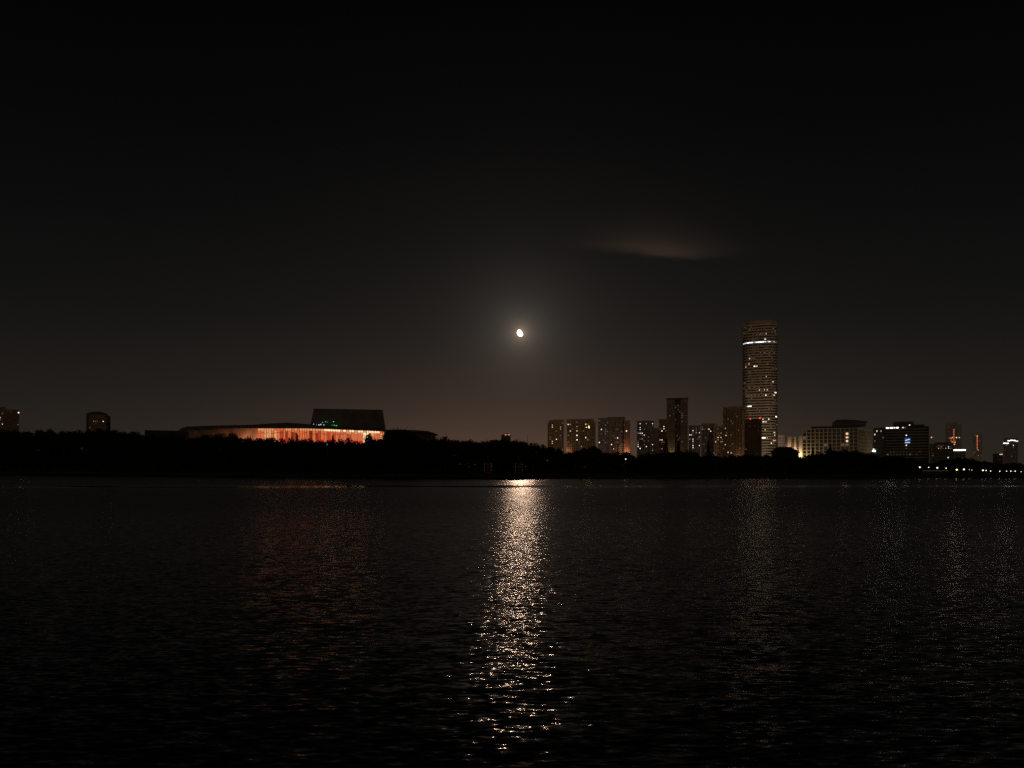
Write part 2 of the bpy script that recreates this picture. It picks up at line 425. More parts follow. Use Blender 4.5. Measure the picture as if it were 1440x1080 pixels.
for i in range(0, 72, 1):
    x, y = plan(.985)[i]
    if y > BD*1.2: continue
    ubox('mullion', M['dark'], p_.root, x-.14, x+.14, y-.14, y+.14, p_.lz(642), ztop)
b = MB(); b.prism(plan(1.0), 0, p_.lz(644)); b.build('podium', M['dark'], p_.root)
b = MB(); b.prism(plan(.80), ztop+fh_*.45, p_.lz(449.3)); b.build('crown_wall', M['band'], p_.root)
b = MB(); b.prism(plan(.74), p_.lz(449.3), p_.lz(448.6)); b.build('roof', M['dark'], p_.root)
for px in (1045.3, 1089.5, 1092):
    x = p_.lx(px); y = pfront(x)
    ubox('corner_post', M['band'], p_.root, x-.5, x+.5, y+1.5, y+2.5, ztop, p_.lz(451.5))
def pwin(px, py, w, mat, h=1.7, name='window', label='lit window'):
    x = p_.lx(px)
    i = round((p_.lz(py)-p_.lz(641)-fh_*.72)/fh_)          # sits in the glass strip between two bands
    z = p_.lz(641)+i*fh_+fh_*.73
    dx = w*p_.k/2
    y0, y1 = pfront(max(-A*.995, x-dx))+.15, pfront(min(A*.995, x+dx))+.15
    b = MB(); z0, z1 = z-h/2, z+h/2
    x0, x1 = max(-A*.995, x-dx), min(A*.995, x+dx)
    b.add([(x0,y0,z0),(x1,y1,z0),(x1,y1+1,z0),(x0,y0+1,z0),(x0,y0,z1),(x1,y1,z1),(x1,y1+1,z1),(x0,y0+1,z1)],
          [(0,3,2,1),(4,5,6,7),(0,1,5,4),(1,2,6,5),(2,3,7,6),(3,0,4,7)])
    b.build(name, mat, p_.root, label)
for k in range(16):                                   # the ring of white light, segment by segment
    a0 = 1044.6+k*46.2/16
    pwin(a0+1.45, 482.2, 2.75, E['strip'] if k in (2,3,4,6,7,8,9,10,12) else E['stripd'], 1.4, 'light_ring', 'white light ring')
for (px,py,w,mt) in [(1059,468.5,1,'dim'),(1070,468.8,1,'warm'),(1072.3,468.8,1,'dim'),(1074.5,468.8,1,'dim'),(1077.4,468.8,1,'warm'),(1090,468.7,1.2,'dim'),(1049,470,1,'faint'),
    (1076,475.6,2.6,'cool'),(1053.5,498,3,'bluewin'),(1054,504.3,1.6,'warm'),(1056.5,504.3,1,'dim'),(1048.6,513.3,1.2,'warm'),(1053.2,512,1.2,'warm'),(1061,515.5,3,'white'),(1064.5,515.2,3,'warm'),
    (1087,517,3,'dim'),(1077.5,531.5,1,'warm'),(1059,532,1,'dim'),(1069,532,1,'dim'),(1087,537,2.2,'warm'),(1068,549,1.6,'warm'),(1071.5,549,1,'dim'),(1075,549,1.3,'warm'),(1079,548.7,1.6,'warm'),
    (1090.3,550.7,4,'white'),(1077,555,2,'white'),(1088,556.5,4,'warm'),(1052,555,3,'dim'),(1057,555,3,'dim'),(1062,555,3,'dim'),(1067,555,3,'dim'),(1072,555,3,'dim'),
    (1054,572.4,6.5,'bright'),(1091.6,584.5,2.4,'bright'),(1081,590,1.6,'white'),(1073,589.5,2,'warm'),(1074.3,593,4.6,'white'),(1077.5,593.6,1.5,'warm'),(1084,597.5,1.4,'dim'),(1076,606,1.5,'warm'),(1089,607,2.4,'warm'),
    (1089.5,611,1.6,'warm'),(1074,617,6.2,'bright'),(1079,617.3,1,'warm'),(1089,617.8,5,'warm'),(1084.7,624.5,1.6,'white'),(1083,615.5,2,'dim'),(1059,541,6,'faint'),(1063,524,5,'faint'),(1066,487,1,'dim')]:
    pwin(px, py, w*.8, E[mt], 1.45)
r = random.Random(4)
for _ in range(30): pwin(r.uniform(1046,1091), r.uniform(462,640), r.uniform(2,8), E[r.choice(['faint','faint','faint','dim'])], 1.2, label=None)
stuff = {'dim': MB(), 'faint': MB()}                  # the many weak windows, beyond the hundred that show
for _ in range(300):
    x = p_.lx(r.uniform(1044.5,1092.5)); i = r.randrange(NFL); z = p_.lz(641)+i*fh_+fh_*.7; wd = r.uniform(.4,1.0)
    x0, x1 = max(-A*.99, x-wd), min(A*.99, x+wd); y = min(pfront(x0), pfront(x1))+.12
    stuff[r.choice(['dim','faint','faint'])].box(x0, x1, y, y+1.2, z-.6, z+.6)
for kk, bb2 in stuff.items():
    o = bb2.build('window', E[kk], p_.root); o['kind'] = 'stuff'
# Q
q_ = B('office_block', 'dark brown flat block with two red roof lights before the tall tower', 'office block', 1047, 1071, 720)
q_.box('wall', M['darkbrick'], 1047, 1071, 590.5, y1=18)
q_.box('parapet', M['dark'], 1046.8, 1071.2, 589.8, 591.2, y0=-.4, y1=-.05)
q_.windows(1048, 1070, 594, 640, 9, 14, [(1053,598,'faint')], 0, .55, .4, dim=.02, dark=M['black'])
for px, py in ((1055,589), (1068.5,588.2)):
    pole = MB(); pole.tube((q_.lx(px),3,q_.lz(590.5)-.2),(q_.lx(px),3,q_.lz(py)-.3),.12,.1); pr = pole.build('light_mast', M['steel'], q_.root)
    l = MB(); l.ball((q_.lx(px),3,q_.lz(py)+.2),.62 if px > 1060 else .45); l.build('beacon_light', E['red'], pr, 'red aviation light')
q_.close()
# R
r_ = residential('low dark block just right of the tallest tower', 1094.5, 1103, 612.5, 1000, M['mauve'], 4, 8, 645, [], dim=.18, cat='apartment block', depth=14)
# S  pale block with floodlit piers
s_ = B('apartment_block', 'pale block with tall floodlit piers beside the gridded office', 'apartment block', 1105, 1129, 860)
s_.box('wall', M['mauve'], 1104.5, 1129, 615.5, y0=1, y1=16)
for a, c, y in ((1107.3,1112.6,614),(1116.8,1119.6,614),(1123.8,1128.8,613)): s_.box('pier', M['white'], a, c, y, y0=0, y1=1.0)
s_.windows(1112.8, 1116.6, 617, 638, 2, 7, [], 0, .6, .5, y=1, dim=.1); s_.windows(1119.8, 1123.6, 617, 638, 2, 7, [], 0, .6, .5, y=1, dim=.1); s_.close()
# T  office block with a concrete grid
t_ = B('office_block', 'broad pale gridded office block with stepped penthouse roofs', 'office block', 1128, 1206, 620)
t_.box('wall', M['glass'], 1128.3, 1205.5, 603.5, y0=.8, y1=30)
xs = [1128+i*78/13.0 for i in range(14)]; ys = [602.8+i*5.05 for i in range(9)]
for x in xs: ubox('grid_column', M['conc'], t_.root, t_.lx(x)-.42, t_.lx(x)+.42, 0, 1.0, 0, t_.lz(602))
for y in ys: ubox('grid_beam', M['conc'], t_.root, t_.lx(1127.6), t_.lx(1206), .03, 1.0, t_.lz(y)-.28, t_.lz(y)+.28)
t_.windows(1128, 1206, 602.8, 643.2, 13, 8, [(1189.5,612,'warm'),(1189.5,617,'warm'),(1189.5,622.3,'warm'),(1189.5,627.3,'dim'),(1161,627,'dim'),(1132.5,617,'dim'),(1186,627,'dim'),(1149,618,'faint')], 0, .7, .62, y=.8, dim=.01)
b = MB()                                                # receding side wing
x0 = t_.lx(1206)+.05; x1 = t_.lx(1227)
b.prism([(x0,.9),(x1,26),(x1,34),(x0,30)], 0, t_.lz(604.3)); b.build('side_wing', M['olive'], t_.root)
for i in range(8):
    z = t_.lz(604.8+i*5.0)
    b = MB(); b.prism([(x0+.05,.45),(x1,25.5),(x1,26.2),(x0+.05,1.2)], z-.3, z+.3); b.build('wing_beam', M['conc'], t_.root)
t_.box('penthouse', M['dark'], 1140, 1206, 599, 603.3, y0=4, y1=26)
t_.box('penthouse', M['roof'], 1170.5, 1217.5, 594.5, 599, y0=6, y1=28)
t_.box('roof_slab', M['dark'], 1171, 1219, 592.8, 594.4, y0=5, y1=30)
b = MB(); b.profile([(t_.lx(1173),t_.lz(592.7)),(t_.lx(1217),t_.lz(592.7)),(t_.lx(1205),t_.lz(590.8)),(t_.lx(1190),t_.lz(589.6)),(t_.lx(1176),t_.lz(589.8))], 9, 26); b.build('roof', M['dark'], t_.root)
t_.close()
# U  dark curved banded office
u_ = B('office_block', 'dark banded office block with a blue sign and rounded right end', 'office block', 1228, 1306, 690)
xa, xb = u_.lx(1244), u_.lx(1306)
def uplan(o=0):
    p = [(xa-o, 24+o), (xa-o, -o)]
    for i in range(9):
        t = R(-90+i*11.25); p.append((xb-9+(9+o)*math.cos(t), 9+(9+o)*math.sin(t)))
    return p+[(xb+o, 24+o)]
b = MB(); b.prism(uplan(), 0, u_.lz(600)); b.build('glass_wall', M['black'], u_.root)
for i in range(11):
    b = MB(); z = u_.lz(603.5+i*4.0); b.prism(uplan(.45), z-.42, z+.42); b.build('floor_band', M['olive'], u_.root)
u_.box('penthouse', M['dark'], 1256, 1285, 592.5, 599.9, y0=6, y1=20); u_.box('penthouse', M['dark'], 1285.2, 1300, 597, 599.9, y0=7, y1=20)
u_.box('side_wing', M['bluegrey'], 1227, 1243.6, 600.5, y0=3, y1=22)
u_.windows(1228, 1243, 603, 636, 5, 7, [(1232,604.5,'white'),(1233,605.5,'warm'),(1237,604,'warm'),(1228.5,609,'warm'),(1228.7,619,'dim'),(1238,604.5,'white')], 0, .6, .5, y=3, dim=.06)
for a, c, m in ((1245.8,1250.3,'bright'),(1251.5,1256,'bright'),(1260,1263.6,'bright'),(1257,1259,'white'),(1268.5,1271,'warm'),(1272,1274,'dim')): u_.lightbox('window', E[m], a, c, 600.6, 602.2, y=-.45, label='lit top floor window')
u_.lightbox('window', E['white'], 1278.3, 1280, 597, 598, y=6, label='lit penthouse window')
for py, m in ((612.3,'white'),(626.3,'white'),(630.3,'dim')): u_.lightbox('window', E[m], 1273.7, 1275.3, py-.6, py+.6, y=-.45, label='lit window')
sg = u_.lightbox('sign', E['blue'], 1272, 1280.2, 616, 624, y=-.5, label='blue lit sign with white marks')
for a, c, y0, y1 in ((1273,1275,619,619.8),(1274.6,1277.4,618.3,619.1),(1277,1279.4,617.7,618.5),(1273,1274.4,622,623),(1275,1276.6,622,623),(1277.4,1279,621.8,623)):
    o = ubox('sign_mark', E['cool'], None, u_.lx(a), u_.lx(c), -1.0, -.82, u_.lz(y1), u_.lz(y0))
    o.parent = sg; o.matrix_parent_inverse = Matrix.LocRotScale(sg.location, None, sg.scale).inverted()
u_.lightbox('lamp', E['bright'], 1225.8, 1230.6, 632.5, 634.8, y=2.5, label='bright white lamp'); u_.lightbox('lamp', E['strip'], 1226.8, 1228.6, 630.6, 632, y=2.5, label='white lamp')
u_.windows(1246, 1300, 633.5, 641, 12, 2, [], 0, .5, .5, dim=.25, y=-.43)
u_.close()
# V
v_ = B('office_block', 'low dark office block with two rows of white lit windows', 'office block', 1307, 1340, 900)
v_.box('wall', M['dark'], 1307, 1341, 624, y1=22); v_.box('penthouse', M['dark'], 1314, 1334, 621.8, 624, y0=4, y1=18)
v_.windows(1317, 1339, 625.5, 631.5, 11, 3, [(1318.5,629.3,'dim'),(1320.5,629.5,'warm'),(1322,629.5,'dim'),(1324,629.3,'warm'),(1326,627.3,'dim'),(1330,629.6,'cool'),(1333.2,628,'white'),(1334.5,629.5,'white'),(1336.5,629.5,'dim')], 0, .7, .5, dim=.4)
v_.windows(1308, 1340, 633, 645, 12, 4, [(1332,642.2,'white')], 0, .6, .45, dim=.05); v_.close()
# W
w_ = B('office_tower', 'faint grey far tower with a broken red light line and white roof lights', 'office tower', 1329, 1352, 1500)
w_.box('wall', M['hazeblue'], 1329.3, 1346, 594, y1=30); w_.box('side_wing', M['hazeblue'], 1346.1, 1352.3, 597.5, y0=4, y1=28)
for i in range(10): w_.lightbox('light_line', E['redline'], 1340.5, 1342.2, 603.4+i*2.3, 604.8+i*2.3, label='red vertical light line')
for px, py, m in ((1337.5,616,'orange'),(1339.5,615.3,'warm'),(1337.3,619,'redline'),(1339,621.3,'orange'),(1343.2,620.5,'redline'),(1342,625,'warm'),(1345,615.5,'white'),(1349,615.5,'warm'),(1335,616,'redline'),(1343,622.5,'orange')):
    w_.lightbox('window', E[m], px-.8, px+.8, py-.5, py+.5, label='lit window')
w_.windows(1330, 1345, 597, 640, 5, 16, [], 0, .5, .45, dim=.05); w_.close()
# X canopy strip
x_ = B('pavilion', 'low building with a brilliant white lit roof edge', 'pavilion', 1340, 1359, 800)
x_.box('wall', M['grey'], 1341, 1358, 633.8, y1=10)
x_.box('roof', M['white'], 1340, 1359, 631, 632, y0=-.8, y1=11)
x_.lightbox('light_strip', E['bright'], 1341, 1358, 632, 633.7, y=-.1, label='white light strip')
x_.windows(1342, 1357, 635, 646, 6, 3, [], 0, .6, .5, dim=.2); x_.close()
# Y
y_ = B('office_tower', 'faint grey far tower with a thin vertical orange light line', 'office tower', 1366, 1382, 1450)
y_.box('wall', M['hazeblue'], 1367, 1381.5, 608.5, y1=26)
for i in range(10): y_.lightbox('light_line', E['redline'] if i else E['orange'], 1373.5, 1375, 612.4+i*2.0, 613.8+i*2.0, label='orange vertical light line')
y_.windows(1368, 1381, 611, 642, 6, 12, [(1374.5,632.3,'warm'),(1369,635.3,'dim'),(1371.5,635.3,'dim'),(1370,638,'dim'),(1374.5,640,'warm')], 0, .5, .45, dim=.05); y_.close()
# Z
z_ = B('office_block', 'small dark block with broken white strip lights along its top', 'office block', 1410, 1432, 950)
z_.box('wall', M['mauve'], 1411, 1431.5, 617.5, y1=18); z_.box('roof_block', M['mauve'], 1411.5, 1430, 615.8, 617.5, y0=2, y1=15)
for a, c, y in ((1417,1420,619.8),(1420.6,1424.5,619.2),(1424.8,1428,619.5),(1428.3,1431.6,620.5),(1410.8,1414.5,623.2),(1414.8,1418.5,623.4)): z_.lightbox('light_strip', E['bright'] if c < 1430 else E['white'], a, c, y-.55, y+.55, label='white light strip')
z_.windows(1412, 1431, 625, 646, 8, 7, [(1425.3,627.6,'white'),(1424.5,630.5,'dim')], 0, .5, .45, dim=.12); z_.close()
zz = B('office_block', 'low dim block with a small white corner light at the far right', 'office block', 1395, 1411, 1000)
zz.box('wall', M['dark'], 1396, 1410.5, 638, y1=14); zz.lightbox('window', E['warm'], 1405.5, 1410, 638.5, 639.5, label='lit window'); zz.windows(1396.5, 1410, 640, 648, 5, 3, [], 0, .5, .45, dim=.15); zz.close()
# crane light beside the dark office block
m_ = B('light_mast', 'thin mast with an orange light between the office blocks', 'mast', 1309, 1311, 760)
b = MB(); b.tube((0,0,0),(0,0,m_.lz(616)),.35,.2); b.build('pole', M['steel'], m_.root)
b = MB(); b.ball((0,0,m_.lz(615)),.7); b.build('lamp', E['orange'], m_.root)
# hipped hall between tallest tower and gridded office
hh = B('hall', 'dark low hall with a broad hipped roof below the tallest tower', 'hall', 1084, 1124, 520)
hh.box('wall', M['black'], 1085, 1123, 636, y1=16)
a0, a1 = hh.lx(1083), hh.lx(1125)
b = MB(); b.prism([(a0,-1),(a1,-1),(a1,17),(a0,17)], hh.lz(636)+.01, hh.lz(628.3), [(hh.lx(1092),4),(hh.lx(1112),4),(hh.lx(1112),12),(hh.lx(1092),12)]); b.build('roof', M['black'], hh.root)
# left edge buildings
a_ = B('apartment_block', 'brown apartment block cut by the left edge of the picture', 'apartment block', -14, 27, 930)
a_.box('wall', M['redbrick'], -14, 27, 575.5, y1=20); a_.box('roof_block', M['redbrick'], -14, 8, 572.3, 575.5, y0=1, y1=18)
a_.windows(-14, 27, 577, 604, 13, 9, [(4,595.8,'warm'),(24,595.8,'dim'),(2.3,582.3,'dim'),(0,588,'warm')], 0, .55, .5, dim=.05)
a_.lightbox('lamp', E['white'], 25.5, 27.2, 578.8, 580.3, label='white corner lamp'); a_.close()
b_ = B('apartment_block', 'brown block with an arched top standing alone above the left trees', 'apartment block', 121.5, 155.5, 1000)
b_.box('wall', M['redbrick'], 124.5, 149.5, 582.5, y0=.5, y1=18)
for a, c in ((121.5,124.4),(149.6,151.4)): b_.box('pier', M['dark'], a, c, 582, y0=-.3, y1=18)
b_.box('side_wing', M['dark'], 151.5, 155.5, 584, y0=3, y1=16)
b = MB(); ar = [(b_.lx(121.5), b_.lz(582))]+[(b_.lx(121.5+i*29.9/10), b_.lz(582-3.2*math.sin(math.pi*i/10)**.8)) for i in range(11)]+[(b_.lx(151.4), b_.lz(582))]
b.profile([(b_.lx(121.5),b_.lz(583.2))]+ar[1:-1]+[(b_.lx(151.4),b_.lz(583.2))], -.6, 18); b.build('arched_roof', M['dark'], b_.root)
b_.windows(125, 149.2, 585, 606, 9, 7, [(131,592.3,'warm'),(133.5,592.3,'dim'),(136,592.3,'dim'),(144,592.5,'white'),(128,604,'dim')], 0, .5, .4, y=.5, dim=.1); b_.close()
c_ = B('warehouse', 'low dark flat roofed hall left of the glowing opera house', 'hall', 204, 262, 640)
c_.box('wall', M['black'], 204, 262, 606.2, y1=30); c_.box('roof', M['dark'], 203.6, 262.3, 605.4, 606.1, y0=-.6, y1=30.5)
# small lit rooftop behind the trees
sm = B('pavilion', 'small red lit rooftop showing above the trees under the moon', 'pavilion', 704, 719, 620)
sm.box('wall', M['darkbrick'], 705, 718, 612.5, y1=10)
b = MB(); b.profile([(sm.lx(704.5),sm.lz(612.4)),(sm.lx(718.5),sm.lz(612.4)),(sm.lx(714),sm.lz(609.2)),(sm.lx(709),sm.lz(609.8))], 0, 9); b.build('roof', M['redbrick'], sm.root)
for px, m in ((710.8,'orange'),(712.2,'redline'),(715.7,'warm')): sm.lightbox('lamp', E[m], px-.6, px+.6, 610.8, 612, y=-.2)
sp = B('mast', 'thin bare mast poking above the trees right of the moon glow', 'mast', 741.5, 742.5, 560)
b = MB(); b.tube((0,0,0),(0,0,sp.lz(611)),.25,.12); b.build('pole', M['steel'], sp.root)

# ------------------------------------------------------------------ opera house
op = bpy.data.objects.new('opera_house', None); col.objects.link(op)
op.location = ((420-CX)/F*600, 600, 0)
tag(op, 'fan roofed opera house glowing orange with a dark stage tower on top', 'opera house')
OX, OY = op.location.x, op.location.y
PLAN = [(254,655),(275,640),(300,628),(330,616),(362,607),(400,601),(430,600),(460,607),(490,620),(516,637),(542,657)]
def dp(px): return interp(PLAN, px)
def oloc(px, py, D): x, y, z = world_at(px, py, D); return (x-OX, y-OY, z)
def opz(py, D): return CAMZ+(HY-py)/F*D
# front fascia + roof: a thick slab whose front edge follows the plan, running back 90 m
top_ = [(254,602.5),(262,600),(290,598.7),(330,597.8),(362,597.3),(400,596.6),(436,597.2),(490,600.6),(542,604)]
bot_ = [(254,603.5),(270,603.2),(300,602.6),(330,602),(430,602),(460,602.9),(490,604.2),(516,605.3),(542,606.4)]
b = MB(); pxs = [254,262,270,282,300,315,330,346,362,381,400,415,430,445,460,475,490,503,516,529,542.5]
for px in pxs:
    D = dp(px)-5; zt, zb = opz(interp(top_,px), D), opz(interp(bot_,px), D)
    x = (px-CX)/F*D-OX; y = D-OY
    b.v += [(x,y,zb),(x,y,zt),(x,y+95,zt+1.5),(x,y+95,zb)]
for i in range(len(pxs)-1):
    for j in range(4): b.f.append((i*4+j,i*4+(j+1)%4,(i+1)*4+(j+1)%4,(i+1)*4+j))
b.f += [(0,1,2,3),tuple(4*(len(pxs)-1)+k for k in (3,2,1,0))]
b.build('roof', M['roof'], op)
b = MB(); Dr = 640
b.profile([((px-CX)/F*Dr-OX, opz(py,Dr)) for px,py in ((352,599),(358,597),(378,595.4),(402,594.4),(420,595.2),(446,597.6),(446,600))], 40, 75); b.build('upper_roof', M['roof'], op)
# stage tower (tapered block)
b = MB(); Dt = 655
def tp(px, py, dy): return ((px-CX)/F*(Dt+dy)-OX, Dt-OY+dy, opz(py, Dt+dy))
b.add([tp(435.5,602,0),tp(543,608,0),tp(543,608,45),tp(435.5,602,45),tp(441.2,575,1.5),tp(538.2,576.6,1.5),tp(537.5,578.6,42),tp(442.2,577.5,42)],
      [(0,3,2,1),(4,5,6,7),(0,1,5,4),(1,2,6,5),(2,3,7,6),(3,0,4,7)])
b.build('stage_tower', M['fly'], op)
b = MB(); b.add([tp(440.8,575.4,1.0),tp(538.6,577,1.0),tp(538.6,577,1.6),tp(440.8,575.4,1.6),tp(440.8,574.6,1.0),tp(538.6,576.2,1.0),tp(538.6,576.2,1.6),tp(440.8,574.6,1.6)],
      [(0,3,2,1),(4,5,6,7),(0,1,5,4),(1,2,6,5),(2,3,7,6),(3,0,4,7)]); b.build('parapet', M['roof'], op)
def strip_panel(name, px0, px1, z0, z1, mat, back=0, t=.12, label=None):
    b = MB(); q = []
    for px in (px0, px1):
        D = dp(px)+back; q.append(((px-CX)/F*D-OX, D-OY))
    (xa_, ya_), (xb_, yb_) = q
    b.add([(xa_,ya_,z0),(xb_,yb_,z0),(xb_,yb_+t,z0),(xa_,ya_+t,z0),(xa_,ya_,z1),(xb_,yb_,z1),(xb_,yb_+t,z1),(xa_,ya_+t,z1)],
          [(0,3,2,1),(4,5,6,7),(0,1,5,4),(1,2,6,5),(2,3,7,6),(3,0,4,7)])
    return b.build(name, mat, op, label)
ZB = 25.0
def eave(px): return opz(interp(bot_, px), dp(px)-5)-.02
# ochre wall on the left, floodlit
for a, c in ((262,282),(282,300),(300,330),(330,362.2)):
    b = MB(); q = [((px-CX)/F*(dp(px)+3)-OX, dp(px)+3-OY, min(eave(a), eave(c))) for px in (a,c)]
    b.add([(q[0][0],q[0][1],6),(q[1][0],q[1][1],6),(q[1][0],q[1][1]+.6,6),(q[0][0],q[0][1]+.6,6),(q[0][0],q[0][1],eave(a)),(q[1][0],q[1][1],eave(c)),(q[1][0],q[1][1]+.6,eave(c)),(q[0][0],q[0][1]+.6,eave(a))],
          [(0,3,2,1),(4,5,6,7),(0,1,5,4),(1,2,6,5),(2,3,7,6),(3,0,4,7)]); b.build('end_wall', M['soffit'], op)
seg = [(362,373,['hall_peach','hall_orange','hall_cream']),(373,392,['hall_cream','hall_cream','hall_cream','hall_peach']),(392,404,['hall_red','hall_orange','hall_brown','hall_peach']),
       (404,424,['hall_orange','hall_brown','hall_peach','hall_brown']),(424,450,['hall_peach','hall_brown','hall_orange','hall_red']),(450,474,['hall_peach','hall_red','hall_orange','hall_peach']),
       (474,492,['hall_peach','hall_red','hall_red']),(492,510,['hall_orange','hall_cream','hall_peach','hall_orange']),(510,516,['hall_bright']),(516,535,['hall_peach','hall_orange','hall_cream']),(535,542,['hall_red'])]
for a, c in ((362,400),(400,430),(430,460),(460,490),(490,516),(516,541.6)): strip_panel('plinth', a, c, 4, ZB-.02, M['dark'], -.2, 1.2)
r = random.Random(11); px = 362.0; k = 0
while px < 541:
    w = r.choice([3.2,3.6,4.2,4.6]); nx = min(541.6, px+w)
    if 541.6-nx < 2: nx = 541.6
    sg_ = next(s for s in seg if s[0] <= px+.01 < s[1] or s[1] >= 542)
    m = sg_[2][k % len(sg_[2])] if r.random() < .6 else r.choice(sg_[2])
    zt = min(eave(px), eave(nx)); h = zt-ZB
    topm = 'hall_bright' if px > 452 and r.random() < .75 else ('hall_cream' if px > 420 or r.random() < .5 else 'hall_peach')
    if px > 534: topm = 'hall_orange'
    strip_panel('glass_panel', px+.28, nx-.02, zt-1.7, zt-.1, E[topm], .3)
    if m in ('hall_brown','hall_red','hall_orange') and r.random() < .8:      # a door set in its bright surround
        strip_panel('glass_panel', px+.28, nx-.02, ZB, zt-1.8, E['hall_cream' if px > 470 else 'hall_peach'], .5)
        door_a, door_b = px+.9, nx-.35
        strip_panel('door', door_a, door_b, ZB, zt-r.uniform(2.4,3.4), E[m], .1, .1)
    else:
        strip_panel('glass_panel', px+.28, nx-.02, ZB, zt-1.8, E[m], .3)
        if r.random() < .5: 
            zz_ = zt-r.uniform(3.6,5); strip_panel('transom', px+.28, nx-.02, zz_, zz_+.35, M['darkbrick'], .02, .1)
    strip_panel('column', px, px+.26 if k % 3 else px+.4, 6, zt, M['redbrick'], -.25, .7)
    px = nx; k += 1
r = random.Random(5)
for i in range(16):
    px = 398+i*9.0+r.uniform(-2,2)
    strip_panel('floor_light', px, px+r.uniform(2,5), ZB+1+r.uniform(0,1.5), ZB+4.5, E['hall_glow'], -.6, .3, 'red light at floor level')
# right wing
b = MB(); Dw = 680
b.profile([((px-CX)/F*Dw-OX, opz(py,Dw)) for px,py in ((543,604.2),(565,604.2),(590,605),(602,606.2),(609,608.2),(604,609),(588,607.4),(543,607))], Dw-OY, Dw-OY+60); b.build('wing_roof', M['roof'], op)
b = MB(); b.box((543-CX)/F*Dw-OX, (605-CX)/F*Dw-OX, Dw-OY+8, Dw-OY+50, 4, opz(607.6,Dw)); b.build('wing_wall', M['dark'], op)
b = MB(); b.profile([((px-CX)/F*Dw-OX, opz(py,Dw)) for px,py in ((244,610),(254,603),(262,604.5),(300,611),(262,614))], Dw-OY, Dw-OY+40); b.build('end_roof', M['roof'], op)
for px, py, m, rr in ((441,596.5,'cyan',.5),(445,598,'cyan',.55),(448.5,597.6,'cyan',.8),(451,597,'cyan',.75),(453.5,594.3,'cyan',.4),(455.5,597.5,'cyan',.6),(457.7,593,'green',.6),(460,593.5,'green',.4),(469,593,'cyan',.55),(456,599,'green',.5),(470,598,'green',.7),(473,598.6,'green',.8),(467,598,'green',.4)):
    x, y, z = oloc(px, py, 640); b = MB(); b.ball((x,y,z),rr*.8,8,5,.7); sl = b.build('stage_light', E[m], op, 'coloured light on the roof'); b = MB(); b.tube((x,y,z-3),(x,y,z-rr*.5),.1,.1,6); b.build('lamp_stand', M['dark'], sl)

# ------------------------------------------------------------------ lamps (real lights)
def point(name, loc, colr, watts, rad=.4):
    l = bpy.data.lights.new(name, 'POINT'); l.color = colr; l.energy = watts; l.shadow_soft_size = rad
    o = bpy.data.objects.new(name, l); o.location = loc; col.objects.link(o)
for px, py, w in ((464,597,900),(471,597.5,1600)): point('green_stage_lamp', world_at(px, py, 648), (.05,1,.2), w*.02)
point('cyan_stage_lamp', world_at(449, 596, 648), (.4,.85,1), 60)
for px, py, D, w in ((360,619,606,2600),(340,619,612,1500),(310,619,620,500)): point('wall_flood_lamp', world_at(px, py, D-3), (1,.47,.3), w, .8)

def front_lamp(bld, px, py, colr, w, dy=-5): 
    v = bld.root.matrix_basis @ Vector((bld.lx(px), dy, bld.lz(py))); point('facade_flood_lamp', v, colr, w)
front_lamp(h_, 880.5, 637, (1,.42,.2), 3600, -6)
front_lamp(s_, 1110, 638, (1,.72,.45), 4200, -4); front_lamp(s_, 1118.2, 638, (1,.72,.45), 3200, -4); front_lamp(s_, 1126.3, 640, (1,.66,.38), 1500, -4)
front_lamp(g_, 796, 634, (1,.5,.3), 900, -4)
front_lamp(k_, 944, 636, (1,.6,.28), 900, -7)
front_lamp(o_, 1042, 642, (1,.6,.28), 900, -7)
# street lighting of the blocks behind the tree belt
for px, D, w in ((785,820,3800),(818,820,3800),(860,790,2800),(908,850,2000),(950,740,600),(985,840,1500),(1030,790,2000),(1066,935,52000),(1092,935,52000),(1150,560,3000),(1190,560,2500),(1265,620,5000),(1345,1350,30000)):
    point('street_glow_lamp', ((px-CX)/F*D, D, ground(px, D)+9), (1,.78,.56), w, 1.0)
front_lamp(t_, 1131, 646, (1,.75,.4), 4000, -7)

# ------------------------------------------------------------------ street furniture
def lamp_post(label, px, py, D, mat, r=.32, group=None, double=False):
    t = bpy.data.objects.new('street_lamp', None); col.objects.link(t)
    g = ground(px, D); x, y, z = world_at(px, py, D); t.location = (x, y, g)
    tag(t, label, 'street lamp', group)
    h = z-g
    b = MB(); b.tube((0,0,-.3),(0,0,.5),.14,.12); b.tube((0,0,.5),(0,0,h-r*.6),.075,.05); b.build('pole', M['steel'], t)
    if double:
        b = MB(); b.tube((-1.3,0,h),(1.3,0,h),.07,.07); b.build('cross_arm', M['steel'], t)
        for sx, dz, rr in ((-1.3,-.2,.3),(.35,.5,.42),(.5,-.5,.42)):
            b = MB(); b.ball((sx,-.1,h+dz),rr,10,6,.7); b.build('lantern', mat, t)
    else:
        b = MB(); b.ball((0,0,h),r,10,6); b.build('lantern', mat, t)
        b = MB(); b.tube((0,0,h+r*.8),(0,0,h+r*1.35),r*.9,.05); b.build('lantern_cap', M['steel'], t)
    return t
LG = 'promenade lamps along the right bank'
